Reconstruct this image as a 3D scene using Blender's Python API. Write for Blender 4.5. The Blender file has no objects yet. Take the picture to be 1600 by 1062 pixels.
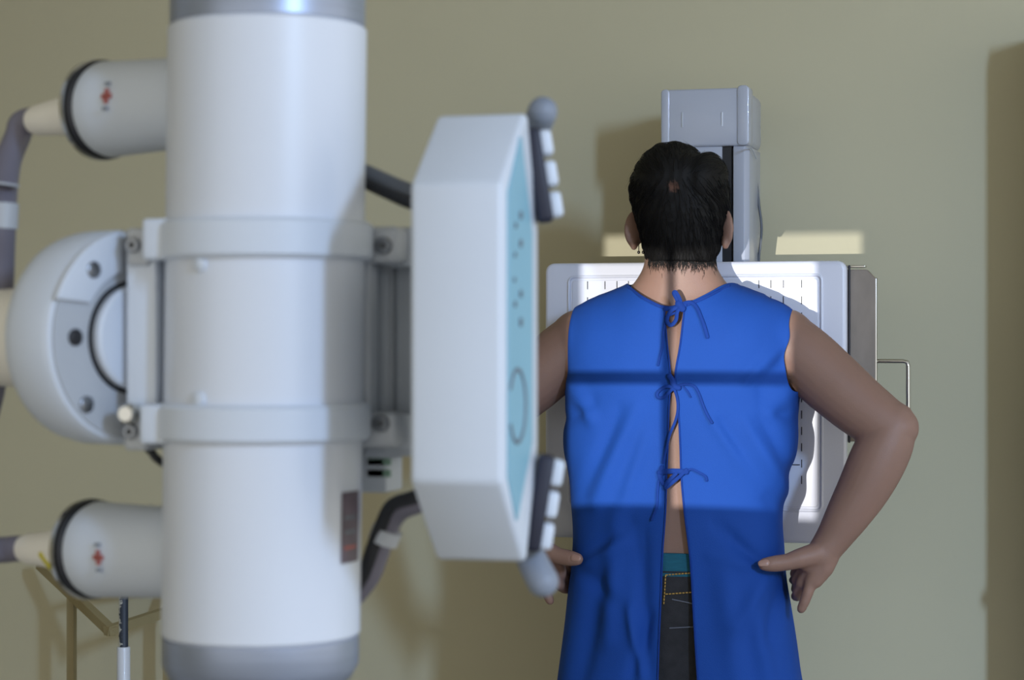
import bpy, bmesh, math, random
import numpy as np
from mathutils import Vector, Matrix
from mathutils.bvhtree import BVHTree
random.seed(7); rng = np.random.default_rng(7)
sc = bpy.context.scene
C = sc.collection
PI = math.pi

# ------------------------------------------------------------------ camera
F = 3255.0                      # focal length in pixels of the 1600 x 1062 frame
CAMZ = 1.39
YAW = math.radians(15.0)        # camera is turned 15 degrees from the wall's normal
CY, SY = math.cos(YAW), math.sin(YAW)
cam = bpy.data.cameras.new('camera'); camo = bpy.data.objects.new('camera', cam); C.objects.link(camo)
camo.location = (0, 0, CAMZ); camo.rotation_euler = (PI/2, 0, YAW)
cam.sensor_width = 36; cam.lens = F*36/1600; cam.clip_start = .05
cam.dof.use_dof = True; cam.dof.focus_distance = 3.42; cam.dof.aperture_fstop = 8.0
sc.camera = camo

# ------------------------------------------------------------------ light and exposure
w = bpy.data.worlds.new('room_fill'); sc.world = w; w.use_nodes = True
w.node_tree.nodes['Background'].inputs[0].default_value = (1.0, .975, .91, 1)
w.node_tree.nodes['Background'].inputs[1].default_value = 1.2
def area(name, loc, target, sx, sy, power, col):
    l = bpy.data.lights.new(name, 'AREA'); l.shape = 'RECTANGLE'; l.size = sx; l.size_y = sy
    l.energy = power; l.color = col
    o = bpy.data.objects.new(name, l); C.objects.link(o); o.location = loc
    o.rotation_euler = (Vector(target)-Vector(loc)).to_track_quat('-Z', 'Y').to_euler()
    return o
wl = area('window_daylight', (2.12, -.6, 2.45), (.25, 3.96, .3), .2, .6, 33, (.46, .66, 1.0)); wl.data.spread = math.radians(86)
vs = sc.view_settings
vs.view_transform = 'Standard'; vs.look = 'None'; vs.gamma = 1; vs.exposure = 0; vs.use_curve_mapping = False

# ------------------------------------------------------------------ helpers
def ray(px, py): return ((px-800)/F, (531-py)/F)
def P(px, py, d):               # pixel at camera depth d
    x, z = ray(px, py)
    return Vector((x*d*CY - d*SY, x*d*SY + d*CY, CAMZ + z*d))
def PY(px, py, yp):             # pixel on the plane y = yp
    x, z = ray(px, py)
    return P(px, py, yp/(x*SY+CY))
def PX(px, py, xp):
    x, z = ray(px, py)
    return P(px, py, xp/(x*CY-SY))
def lin(r, g, b):
    f = lambda c: (c/255/12.92) if c/255 <= .04045 else ((c/255+.055)/1.055)**2.4
    return (f(r), f(g), f(b), 1)

class MB:
    def __init__(s): s.v = []; s.f = []
    def add(s, vs, fs):
        n = len(s.v); s.v += [tuple(v) for v in vs]; s.f += [tuple(i+n for i in f) for f in fs]; return s
    def bm(s, bmx):
        bmx.verts.ensure_lookup_table(); bmx.verts.index_update()
        s.add([v.co.copy() for v in bmx.verts], [[v.index for v in f.verts] for f in bmx.faces]); bmx.free(); return s
    def box(s, x0, y0, z0, x1, y1, z1, bev=.002, seg=2, rot=None):
        b = bmesh.new(); bmesh.ops.create_cube(b, size=1)
        c = Vector(((x0+x1)/2, (y0+y1)/2, (z0+z1)/2))
        for v in b.verts: v.co = Vector((v.co.x*abs(x1-x0), v.co.y*abs(y1-y0), v.co.z*abs(z1-z0)))
        if bev: bmesh.ops.bevel(b, geom=list(b.edges), offset=bev, segments=seg, profile=.5, affect='EDGES')
        for v in b.verts: v.co = (rot @ v.co if rot else v.co) + c
        return s.bm(b)
    def prism(s, pts, ex, bev=.002, seg=2, bothcaps=True):
        b = bmesh.new(); vs = [b.verts.new(p) for p in pts]; f = b.faces.new(vs)
        r = bmesh.ops.extrude_face_region(b, geom=[f]); nv = [g for g in r['geom'] if isinstance(g, bmesh.types.BMVert)]
        bmesh.ops.translate(b, vec=ex, verts=nv); bmesh.ops.recalc_face_normals(b, faces=list(b.faces))
        if bev:
            es = [e for e in b.edges if len(e.link_faces) == 2 and e.calc_face_angle(0) > .5]
            bmesh.ops.bevel(b, geom=es, offset=bev, segments=seg, profile=.5, affect='EDGES')
        return s.bm(b)
    def sweep(s, path, radii, n=16, flat=1.0, up=None, caps=True, rnd=True):
        path = [Vector(p) for p in path]; m = len(path)
        if not hasattr(radii, '__len__'): radii = [radii]*m
        if rnd:      # rounded ends
            t0 = (path[0]-path[1]).normalized(); t1 = (path[-1]-path[-2]).normalized(); r0, r1 = radii[0], radii[-1]
            A = [(path[0]+t0*r0*math.sin(a), r0*math.cos(a)) for a in (1.5, 1.1, .7, .35)]
            B_ = [(path[-1]+t1*r1*math.sin(a), r1*math.cos(a)) for a in (.35, .7, 1.1, 1.5)]
            path = [a[0] for a in A]+path+[b[0] for b in B_]; radii = [a[1] for a in A]+list(radii)+[b[1] for b in B_]; m = len(path)
        tan = [(path[min(i+1, m-1)]-path[max(i-1, 0)]).normalized() for i in range(m)]
        u = Vector(up) if up else (Vector((0, 0, 1)) if abs(tan[0].z) < .9 else Vector((1, 0, 0)))
        vs = []; fs = []
        for i in range(m):
            u = (u-tan[i]*u.dot(tan[i])).normalized(); w_ = tan[i].cross(u)
            for k in range(n):
                a = 2*PI*k/n; vs.append(path[i]+u*math.cos(a)*radii[i]*flat+w_*math.sin(a)*radii[i])
        for i in range(m-1):
            for k in range(n):
                k2 = (k+1) % n; fs.append((i*n+k, i*n+k2, (i+1)*n+k2, (i+1)*n+k))
        if caps: fs += [tuple(range(n-1, -1, -1)), tuple((m-1)*n+k for k in range(n))]
        return s.add(vs, fs)
    def lathe(s, o, ax, prof, n=48):   # prof: (distance along axis, radius)
        o = Vector(o); ax = Vector(ax).normalized()
        u = ax.orthogonal().normalized(); w_ = ax.cross(u); vs = []; fs = []; m = len(prof)
        for (h, r) in prof:
            for k in range(n):
                a = 2*PI*k/n; vs.append(o+ax*h+(u*math.cos(a)+w_*math.sin(a))*max(r, 1e-5))
        for i in range(m-1):
            for k in range(n):
                k2 = (k+1) % n; fs.append((i*n+k, i*n+k2, (i+1)*n+k2, (i+1)*n+k))
        fs += [tuple(range(n-1, -1, -1)), tuple((m-1)*n+k for k in range(n))]
        return s.add(vs, fs)
    def ell(s, c, r, rot=None, seg=24, ring=16):
        b = bmesh.new(); bmesh.ops.create_uvsphere(b, u_segments=seg, v_segments=ring, radius=1)
        for v in b.verts:
            p = Vector((v.co.x*r[0], v.co.y*r[1], v.co.z*r[2])); v.co = (rot @ p if rot else p)+Vector(c)
        return s.bm(b)
    def rings(s, R, caps=True):
        n = len(R[0]); vs = [p for r in R for p in r]; fs = []
        for i in range(len(R)-1):
            for k in range(n):
                k2 = (k+1) % n; fs.append((i*n+k, i*n+k2, (i+1)*n+k2, (i+1)*n+k))
        if caps: fs += [tuple(range(n-1, -1, -1)), tuple((len(R)-1)*n+k for k in range(n))]
        return s.add(vs, fs)
    def grid(s, G):
        h, w_ = len(G), len(G[0]); vs = [p for r in G for p in r]
        return s.add(vs, [(i*w_+j, i*w_+j+1, (i+1)*w_+j+1, (i+1)*w_+j) for i in range(h-1) for j in range(w_-1)])
    def shear(s, k, z0):
        s.v = [(x+k*(z-z0), y, z) for x, y, z in s.v]; return s
    def build(s, name, mat, parent=None, angle=38, smooth=True):
        me = bpy.data.meshes.new(name); o0 = Vector((0, 0, 0)); p = parent
        while p is not None: o0 += p.location; p = p.parent
        me.from_pydata([tuple(Vector(v)-o0) for v in s.v], [], s.f); me.validate()
        b = bmesh.new(); b.from_mesh(me); bmesh.ops.recalc_face_normals(b, faces=list(b.faces)); b.to_mesh(me); b.free()
        if smooth:
            me.polygons.foreach_set('use_smooth', [True]*len(me.polygons)); me.set_sharp_from_angle(angle=math.radians(angle))
        if mat: me.materials.append(mat)
        o = bpy.data.objects.new(name, me); C.objects.link(o); o.parent = parent
        return o
def thing(name, loc, label, cat, group=None):
    o = bpy.data.objects.new(name, None); C.objects.link(o); o.location = loc; o.empty_display_size = .1
    o['label'] = label; o['category'] = cat
    if group: o['group'] = group
    return o
def rect(x0, z0, x1, z1, r, y, n=6):
    pts = []
    for cx, cz, a0 in ((x1-r, z1-r, 0), (x0+r, z1-r, PI/2), (x0+r, z0+r, PI), (x1-r, z0+r, 1.5*PI)):
        for k in range(n+1):
            a = a0+PI/2*k/n; pts.append(Vector((cx+r*math.cos(a), y, cz+r*math.sin(a))))
    return pts
def cr(xs, ys, q):              # smooth interpolation through points
    xs = np.array(xs, float); ys = np.array(ys, float); q = np.clip(np.array(q, float), xs[0], xs[-1])
    m = np.gradient(ys, xs) if len(xs) > 2 else np.full(len(xs), (ys[1]-ys[0])/(xs[1]-xs[0]))
    i = np.clip(np.searchsorted(xs, q)-1, 0, len(xs)-2); h = xs[i+1]-xs[i]; t = (q-xs[i])/h
    return (2*t**3-3*t**2+1)*ys[i]+(t**3-2*t**2+t)*h*m[i]+(-2*t**3+3*t**2)*ys[i+1]+(t**3-t**2)*h*m[i+1]
def curve(pts, n=8):
    pts = [Vector(p) for p in pts]; k = np.arange(len(pts)); q = np.linspace(0, len(pts)-1, (len(pts)-1)*n+1)
    a = [cr(k, [p[i] for p in pts], q) for i in range(3)]
    return [Vector((a[0][i], a[1][i], a[2][i])) for i in range(len(q))]

# ------------------------------------------------------------------ materials
def mat(name, col, rough=.5, metal=0, var=0., vscale=8, bump=0., bscale=200, spec=.5, coat=0, col2=None, stretch=None):
    m = bpy.data.materials.new(name); m.use_nodes = True; nt = m.node_tree; b = nt.nodes['Principled BSDF']
    b.inputs['Base Color'].default_value = col; b.inputs['Roughness'].default_value = rough
    b.inputs['Metallic'].default_value = metal; b.inputs['Specular IOR Level'].default_value = spec
    b.inputs['Coat Weight'].default_value = coat
    tc = nt.nodes.new('ShaderNodeTexCoord'); mp = nt.nodes.new('ShaderNodeMapping'); nt.links.new(tc.outputs['Object'], mp.inputs[0])
    if stretch: mp.inputs['Scale'].default_value = stretch
    if var or col2:
        n = nt.nodes.new('ShaderNodeTexNoise'); n.inputs['Scale'].default_value = vscale; n.inputs['Detail'].default_value = 5
        nt.links.new(mp.outputs[0], n.inputs[0])
        r = nt.nodes.new('ShaderNodeValToRGB'); r.color_ramp.elements[0].position = .3; r.color_ramp.elements[1].position = .7
        c2 = col2 or tuple(min(1, c*(1+var)) for c in col[:3])+(1,)
        r.color_ramp.elements[0].color = tuple(c*(1-var) for c in col[:3])+(1,); r.color_ramp.elements[1].color = c2
        nt.links.new(n.outputs[0], r.inputs[0]); nt.links.new(r.outputs[0], b.inputs['Base Color'])
    if bump:
        n = nt.nodes.new('ShaderNodeTexNoise'); n.inputs['Scale'].default_value = bscale; n.inputs['Detail'].default_value = 4
        nt.links.new(mp.outputs[0], n.inputs[0])
        bp = nt.nodes.new('ShaderNodeBump'); bp.inputs['Strength'].default_value = bump; bp.inputs['Distance'].default_value = .002
        nt.links.new(n.outputs[0], bp.inputs['Height']); nt.links.new(bp.outputs[0], b.inputs['Normal'])
    return m
M = {
 'wall': mat('wall_paint', lin(192, 186, 158), .75, var=.03, vscale=1.6, bump=.12, bscale=60, spec=.3),
 'floor': mat('floor_vinyl', lin(150, 146, 138), .35, var=.06, vscale=5),
 'ceil': mat('ceiling_paint', lin(215, 212, 200), .8, var=.02),
 'white': mat('white_enamel', lin(210, 217, 229), .38, var=.02, vscale=4, bump=.02, coat=.15),
 'white2': mat('white_plastic', lin(202, 211, 224), .42, var=.02, vscale=6, bump=.03),
 'cream': mat('cream_rubber', lin(230, 228, 220), .5, var=.03, vscale=20),
 'silver': mat('brushed_aluminium', lin(154, 164, 184), .38, .6, var=.06, vscale=10, stretch=(1, 1, 25)),
 'grey': mat('grey_plate', lin(172, 180, 190), .5, var=.05, vscale=9),
 'lgrey': mat('light_grey_plate', lin(176, 182, 190), .45, var=.03, vscale=9),
 'dgrey': mat('dark_grey_plastic', lin(84, 88, 94), .5, var=.05),
 'handle': mat('grey_grip', lin(126, 135, 150), .5, var=.03, bump=.05),
 'hose': mat('grey_hose', lin(110, 108, 122), .55, var=.04, bump=.1, bscale=300),
 'black': mat('black_rubber', lin(24, 26, 32), .5, var=.1, vscale=30),
 'navy': mat('navy_rubber', lin(22, 26, 46), .5, var=.1, vscale=30),
 'chrome': mat('chrome', lin(190, 190, 186), .16, 1, var=.03),
 'steel': mat('steel_bolt', lin(130, 134, 140), .3, .9, var=.05, vscale=60),
 'teal': mat('teal_panel', lin(128, 178, 200), .4, var=.03, vscale=14),
 'mark': mat('brown_print', lin(104, 112, 122), .6, var=.1),
 'red': mat('red_print', lin(168, 92, 86), .6, var=.08),
 'label': mat('plum_label', lin(92, 80, 92), .5, var=.25, vscale=60),
 'green': mat('green_sticker', lin(118, 150, 132), .5, var=.1, vscale=50),
 'yellow': mat('yellow_tape', lin(196, 186, 20), .5, var=.08),
 'board': mat('board_plastic', lin(204, 208, 222), .3, var=.015, vscale=4, bump=.015, coat=.2),
 'column': mat('column_enamel', lin(170, 176, 190), .32, var=.02, vscale=4, coat=.2),
 'tray': mat('worn_brown_tray', lin(134, 124, 114), .5, var=.1, vscale=45, stretch=(1, 1, .4)),
 'ink': mat('black_ink', lin(38, 38, 46), .6, var=.1),
 'olive': mat('shadow_bar_olive', lin(150, 138, 102), .5, var=.05, vscale=9),  # tone of the bars that stand in for wall shadows
 'added_cabinet': mat('shadow_cabinet_enamel', lin(186, 184, 170), .45, var=.03),
 'wood': mat('brown_shoe_leather', lin(48, 38, 32), .5, var=.1),
 'denim': mat('black_denim', lin(34, 34, 38), .85, var=.25, vscale=60, bump=.3, bscale=900),
 'stitch': mat('gold_thread', lin(172, 136, 66), .7, var=.1),
 'thread': mat('grey_thread', lin(92, 96, 108), .7, var=.1),
 'brief': mat('teal_knit', lin(10, 84, 104), .85, var=.15, vscale=40, bump=.3, bscale=500, stretch=(1, 1, 6)),
 'gown': mat('blue_cotton', lin(22, 66, 144), .8, var=.05, vscale=7, bump=.25, bscale=700, spec=.2),
 'tie': mat('blue_tape', lin(15, 50, 122), .8, var=.08, vscale=40, bump=.3, bscale=600, spec=.2),
 'earring': mat('dark_steel', lin(70, 66, 62), .25, 1, var=.1),
 'eye': mat('eye_white', lin(220, 215, 208), .2, var=.02),
}
def skin_mat():
    m = mat('skin', lin(134, 105, 92), .52, var=.06, vscale=11, bump=.12, bscale=420, spec=.35)
    b = m.node_tree.nodes['Principled BSDF']
    b.inputs['Subsurface Weight'].default_value = .08; b.inputs['Subsurface Radius'].default_value = (.9, .35, .2); b.inputs['Subsurface Scale'].default_value = .008
    return m
M['skin'] = skin_mat()
def pole_mat():
    m = mat('chipped_navy_paint', lin(40, 50, 66), .5); nt = m.node_tree; b = nt.nodes['Principled BSDF']
    tc = nt.nodes.new('ShaderNodeTexCoord'); n = nt.nodes.new('ShaderNodeTexNoise'); n.inputs['Scale'].default_value = 130; n.inputs['Detail'].default_value = 6
    nt.links.new(tc.outputs['Object'], n.inputs[0]); sx = nt.nodes.new('ShaderNodeSeparateXYZ'); nt.links.new(tc.outputs['Object'], sx.inputs[0])
    ma = nt.nodes.new('ShaderNodeMath'); ma.operation = 'MULTIPLY_ADD'; ma.inputs[1].default_value = -26; ma.inputs[2].default_value = 0
    nt.links.new(sx.outputs[0], ma.inputs[0]); ad = nt.nodes.new('ShaderNodeMath'); nt.links.new(ma.outputs[0], ad.inputs[0]); nt.links.new(n.outputs[0], ad.inputs[1])
    r = nt.nodes.new('ShaderNodeValToRGB'); r.color_ramp.interpolation = 'CONSTANT'; r.color_ramp.elements[0].color = lin(40, 50, 66); r.color_ramp.elements[1].color = lin(178, 180, 176); r.color_ramp.elements[1].position = .585
    nt.links.new(ad.outputs[0], r.inputs[0]); nt.links.new(r.outputs[0], b.inputs['Base Color']); return m
M['pole'] = pole_mat()
def clear_mat():
    m = bpy.data.materials.new('clear_acrylic'); m.use_nodes = True; nt = m.node_tree; nt.nodes.clear()
    o = nt.nodes.new('ShaderNodeOutputMaterial'); t = nt.nodes.new('ShaderNodeBsdfTransparent'); g = nt.nodes.new('ShaderNodeBsdfGlossy'); g.inputs['Roughness'].default_value = .05
    x = nt.nodes.new('ShaderNodeMixShader'); x.inputs[0].default_value = .05; nt.links.new(t.outputs[0], x.inputs[1]); nt.links.new(g.outputs[0], x.inputs[2]); nt.links.new(x.outputs[0], o.inputs[0]); return m
M['clear'] = clear_mat()

# ------------------------------------------------------------------ the room
WALLY = 3.96
def struct(name, mb, m):
    o = mb.build(name, m, smooth=False); o['kind'] = 'structure'; return o
struct('wall_back', MB().box(-4.2, WALLY, 0, 2.6, WALLY+.15, 2.9, 0), M['wall'])
struct('floor', MB().box(-4.2, -2.5, -.1, 2.6, WALLY+.15, 0, 0), M['floor'])
struct('wall_left', MB().box(-4.35, -2.5, 0, -4.2, WALLY+.15, 2.9, 0), M['wall'])
struct('ceiling', MB().box(-4.2, -2.5, 2.9, 2.6, WALLY+.15, 3.0, 0), M['ceil'])

# ------------------------------------------------------------------ x-ray machine
TX, TY = -.627, 1.569           # tube axis
XM = thing('x_ray_machine', (-1.55, 1.62, 0), 'white x-ray tube with silver end caps, side console and grey hoses', 'x-ray machine')
K, KZ = .0119, CAMZ             # the tube leans a little
def tz(py, d=1.678): return CAMZ+(531-py)/F*d
zt, zb = tz(42), tz(992)
R = .0797
th = MB().lathe((TX, TY, 0), (0, 0, 1), [(zb, R-.003), (zb+.003, R), (tz(560), R), (tz(400), R), (zt-.003, R), (zt, R-.003)], 96).shear(K, KZ).build('tube_housing', M['white'], XM)
MB().lathe((TX, TY, 0), (0, 0, 1), [(zt, R-.0015), (zt+.03, R-.0015), (zt+.048, R-.008), (zt+.056, R-.02), (zt+.058, 0)], 96).shear(K, KZ).build('end_cap', M['silver'], th)
MB().lathe((TX, TY, 0), (0, 0, 1), [(zb, R-.001), (zb-.022, R-.001), (zb-.034, R-.007), (zb-.042, R-.02), (zb-.044, 0)], 96).shear(K, KZ).build('end_cap', M['silver'], th)
def bolt(c, ax, r, parent, name='bolt', m='steel', m2='black', h=.004):
    c = Vector(c); ax = Vector(ax).normalized()
    o = MB().lathe(c, ax, [(0, r), (h*.7, r), (h, r*.82), (h, r*.45), (h*.3, r*.42)], 20).build(name, M[m], parent)
    MB().lathe(c+ax*h*.3, ax, [(0, r*.43), (.0005, r*.4)], 6).build('socket', M[m2], parent) if parent.parent is None else None
    return o
FW = Vector((SY, -CY, 0))       # towards the camera
def fbox(px0, py0, px1, py1, yf, dy, bev=.002):
    a, b = PY(px0, py0, yf), PY(px1, py1, yf)
    return MB().box(a.x, yf, min(a.z, b.z), b.x, yf+dy, max(a.z, b.z), bev, 3)
def ring(z0, z1, ro, ri, nm):
    return MB().lathe((TX, TY, 0), (0, 0, 1), [(z0+.002, ri), (z0, ri+.002), (z0, ro-.003), (z0+.003, ro), (z1-.003, ro), (z1, ro-.003), (z1, ri)], 96).shear(K, KZ).build(nm, M['white2'], XM)
for (p0, p1) in ((341, 403), (632, 692)):
    dx = -4 if p0 > 500 else 0
    rg = ring(tz(p1, 1.62), tz(p0, 1.62), .0865, R-.002, 'clamp_band')
    fbox(221+dx, p0, 264+dx, p1+2, 1.512, .06, .003).build('clamp_block', M['white2'], rg)
    fbox(197+dx, p0+15, 232+dx, p1+12, 1.53, .07, .003).build('clamp_ear', M['lgrey'], rg)
    fbox(558+dx, p0+13, 622+dx, p1+8, 1.60, .05, .005).build('clamp_ear', M['lgrey'], rg)
    fbox(600+dx, p0+14, 650+dx, p1+14, 1.625, .04, .003).build('clamp_ear', M['grey'], rg)
    for (px, py, yp, r) in ((209+dx, p0+42, 1.53, .0062), (600+dx, p0+43-(14 if p0 > 500 else 0), 1.60, .0072)):
        bolt(PY(px, py, yp), (0, -1, 0), r, rg)
        MB().lathe(PY(px, py, yp)+Vector((0, -.0012, 0)), (0, -1, 0), [(0, r*.42), (.0006, r*.4)], 6).build('socket', M['dgrey'], rg)
    # small screws in the housing beside the band
    for px in (332,):
        q = PY(px, (418 if p0 < 500 else 619), TY)
        ang = math.asin(max(-1, min(1, ((px-413)/155))))
        d = Vector((math.sin(ang)*CY+math.cos(ang)*SY, math.sin(ang)*SY-math.cos(ang)*CY, 0))
        c = Vector((TX, TY, q.z))+d*R
        MB().lathe(c, d, [(-.002, .006), (.002, .006), (.0032, .004)], 18).shear(K, KZ).build('screw', M['white2'], th)
MB().lathe(PY(203, 646, 1.525), (0, -1, 0), [(-.01, .008), (.006, .0085), (.009, .006)], 20).build('lock_knob', M['chrome'], XM)
fbox(197, 398, 243, 648, 1.535, .03, .002).build('side_plate', M['white2'], XM)
fbox(236, 398, 268, 640, 1.60, .02, .001).build('side_plate', M['dgrey'], XM)
fbox(540, 398, 578, 648, 1.60, .02, .001).build('side_plate', M['lgrey'], XM)

# round trunnion disc on the left
da = Vector((.8*CY+.6*SY, .8*SY-.6*CY, 0)); dc = P(203, 527, 1.70); rd = 168/F*1.70
disc = MB().lathe(dc, da, [(-.062, rd*.80), (-.060, rd*.9), (-.052, rd*.975), (-.040, rd), (-.008, rd), (-.002, rd-.003), (0, rd-.008), (0, 0)], 96).build('trunnion_disc', M['white2'], XM)
MB().lathe(dc, da, [(0, rd*.93), (.0012, rd*.93), (.0012, rd*.2)], 96).build('disc_face', M['lgrey'], disc)
MB().lathe(dc, da, [(.001, .046), (.0035, .046), (.0035, .042)], 64).build('hub_groove', M['black'], disc)
MB().lathe(dc, da, [(.001, .0425), (.009, .0425), (.011, .040), (.011, 0)], 64).build('hub', M['white2'], disc)
du = Vector((0, 0, 1)); dw = da.cross(du).normalized()
if dw.dot(Vector((CY, SY, 0))) > 0: dw = -dw     # dw points to the picture's left
lip = []
for k in range(13):
    a = math.radians(20+60*k/12)
    lip.append(dc+dw*rd*math.cos(a)+du*rd*math.sin(a))
inn = [dc+dw*rd*.62*math.cos(math.radians(t))+du*rd*.62*math.sin(math.radians(t)) for t in np.linspace(76, 30, 8)]
MB().prism([p+da*.0008 for p in lip]+[p+da*.0008 for p in inn], da*.006, .002).build('raised_lip', M['white2'], disc)
for (a, rr, nm, m) in ((50, .80, 'bolt', 'steel'), (0, .68, 'hole', 'black'), (-48, .82, 'bolt', 'steel')):
    a = math.radians(a); c = dc+(dw*math.cos(a)+du*math.sin(a))*rd*rr+da*(.006 if a > .3 else .001)
    MB().lathe(c, da, [(0, .0068), (.002, .0068), (.003, .005)], 20).build(nm, M[m], disc)
# support arm and column, to the left of the picture
ab = dc-da*.05
MB().sweep([ab, ab-da*.10, ab-da*.25+Vector((-.05, .02, 0)), Vector((-1.50, 1.62, dc.z))], .042, 32, rnd=False).build('support_arm', M['cream'], XM)
col_ = MB().box(-1.66, 1.52, .04, -1.46, 1.72, 2.3, .012).build('stand_column', M['white'], XM)
MB().box(-1.80, 1.40, 0, -1.32, 1.86, .05, .01).build('stand_base', M['grey'], XM)
MB().box(-1.70, 1.49, dc.z-.13, -1.43, 1.75, dc.z+.13, .015).build('carriage', M['white2'], XM)

# cable receptacles and hoses
def horn(pts, ring_px, nm):
    (x0, y0, d0), (x1, y1, d1), (x2, y2, d2) = pts       # at tube, at ring, at tip
    a, b, c = P(x0, y0, d0), P(x1, y1, d1), P(x2, y2, d2); ax = (b-a).normalized(); L = (b-a).length
    h = MB().lathe(a, ax, [(-.07, .0375), (0, .0380), (L-.02, .0400), (L-.004, .0410), (L, .0395), (L, .02)], 64).build('cable_receptacle', M['white2'], XM)
    MB().lathe(b, ax, [(-.0005, .040), (.002, .0425), (.005, .0425), (.0065, .0395)], 64).build('lock_ring', M['black'], h)
    MB().lathe(b, ax, [(.0065, .0395), (.008, .0432), (.012, .0430), (.014, .036), (.0135, .015)], 64).build('chrome_ring', M['chrome'], h)
    t = (c-b).normalized(); L2 = (c-b).length
    MB().lathe(b, t, [(.010, .0195), (.02, .019), (L2*.6, .0165), (L2-.006, .0135), (L2, .0115)], 40).build('strain_relief', M['cream'], h)
    # printed cross on a small square
    v = Vector((0, 0, 1)); s_ = ax.cross(v).normalized(); s_ = s_ if s_.dot(FW) > 0 else -s_
    up = s_.cross(ax).normalized(); 
    return h, a, b, c, ax, t
h1 = horn(((262, 163, 1.735), (168, 171, 1.78), (52, 189, 1.83)), None, 'u')
h2 = horn(((250, 862, 1.735), (152, 858, 1.78), (37, 857, 1.83)), None, 'l')
for (hh, px, py) in ((h1, 190, 153), (h2, 178, 868)):
    a, ax = hh[1], hh[4]; q = P(px, py, 1.735); t_ = (q-a).dot(ax); foot = a+ax*t_
    up = Vector((0, 0, 1)); up = (up-ax*up.dot(ax)).normalized(); fr = ax.cross(up).normalized(); fr = fr if fr.dot(FW) > 0 else -fr
    hz = (q.z-foot.z); ang = math.asin(max(-1, min(1, hz/.0405))); n_ = fr*math.cos(ang)+up*math.sin(ang); u2 = n_.cross(ax).normalized()
    c = foot+n_*.0404
    for (dx, dz, sx, sz, mm) in ((0, 0, .0055, .002, 'red'), (0, 0, .002, .0062, 'red'), (0, .0105, .003, .0013, 'handle'), (0, -.0105, .003, .0013, 'handle')):
        o_ = c+ax*dx+u2*dz
        MB().add([o_+ax*sx*i+u2*sz*j+n_*k_ for k_ in (-.0008, .0009) for (i, j) in ((-1, -1), (1, -1), (1, 1), (-1, 1))],
                 [(0, 1, 2, 3), (4, 5, 6, 7), (0, 1, 5, 4), (1, 2, 6, 5), (2, 3, 7, 6), (3, 0, 4, 7)]).build('print_mark', M[mm], hh[0], smooth=False)
c = h1[3]
hp = curve([h1[3]-h1[5]*.02, c+h1[5]*.012, P(28, 212, 1.835), P(13, 250, 1.82), P(7, 295, 1.80), P(4, 340, 1.78), P(2, 400, 1.79), P(-1, 460, 1.80), P(-20, 640, 1.84), P(-120, 900, 1.86), P(-420, 1010, 1.9)], 8)
ho = MB().sweep(hp, .0115, 20).build('hose', M['hose'], XM)
MB().sweep([P(6, 317, 1.78), P(5, 338, 1.78), P(4, 357, 1.78)], .0128, 20, rnd=False).build('hose_collar', M['lgrey'], ho)
MB().sweep([P(8, 286, 1.779), P(7.6, 289, 1.779)], .0124, 20, rnd=False).build('hose_collar', M['lgrey'], ho)
c = h2[3]
hp = curve([h2[3]-h2[5]*.02, c+h2[5]*.01, P(15, 858, 1.84), P(-20, 862, 1.84), P(-120, 880, 1.8), P(-420, 1040, 1.9)], 8)
MB().sweep(hp, .0115, 20).build('hose', M['hose'], XM)
MB().sweep([P(66, 866, 1.796), P(72, 874, 1.796), P(80, 884, 1.797)], .0032, 8).build('yellow_tape', M['yellow'], h2[0])
MB().sweep(curve([P(222, 690, 1.72), P(236, 705, 1.72), P(250, 720, 1.72), P(300, 750, 1.74)], 6), .0035, 10).build('thin_cable', M['black'], XM)
hs = MB().sweep(curve([P(540, 262, 1.76), P(575, 274, 1.74), P(605, 288, 1.72), P(640, 302, 1.70), P(690, 315, 1.68)], 6), .0085, 16).build('hose', M['dgrey'], XM)
MB().sweep(curve([P(540, 272, 1.75), P(575, 287, 1.73), P(605, 301, 1.71), P(640, 316, 1.69), P(690, 330, 1.67)], 6), .0055, 12).build('thin_cable', M['black'], XM)
hs = MB().sweep(curve([P(700, 770, 1.66), P(650, 785, 1.68), P(620, 800, 1.70), P(600, 835, 1.71), P(588, 870, 1.715), P(575, 902, 1.72), P(545, 940, 1.73)], 6), .0095, 16).build('hose', M['hose'], XM)
MB().sweep(curve([P(700, 760, 1.65), P(645, 777, 1.67), P(612, 790, 1.69), P(594, 825, 1.70), P(580, 862, 1.705), P(566, 905, 1.715), P(540, 930, 1.72)], 6), .0058, 12).build('thin_cable', M['black'], XM)
MB().sweep([P(606, 826, 1.706), P(598, 846, 1.708)], .0128, 16, rnd=False).build('hose_tie', M['lgrey'], hs)
# plum label and sticker
lab = []
for k in range(7):
    a = math.asin((541+22*k/6-410)/156); d = Vector((math.sin(a)*CY+math.cos(a)*SY, math.sin(a)*SY-math.cos(a)*CY, 0)); lab.append(Vector((TX, TY, 0))+d*(R+.0006))
MB().grid([[p+Vector((0, 0, tz(py))) for p in lab] for py in (763, 872)]).shear(K, KZ).build('printed_label', M['label'], th)
a_ = math.asin((551-410)/156)
for py in (800, 822, 846):
    MB().grid([[p+(p-Vector((TX, TY, 0))).normalized()*.0004+Vector((0, 0, tz(y2))) for p in lab[1:6]] for y2 in (py, py+5)]).shear(K, KZ).build('print_line', M['red' if py == 846 else 'mark'], th)

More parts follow.
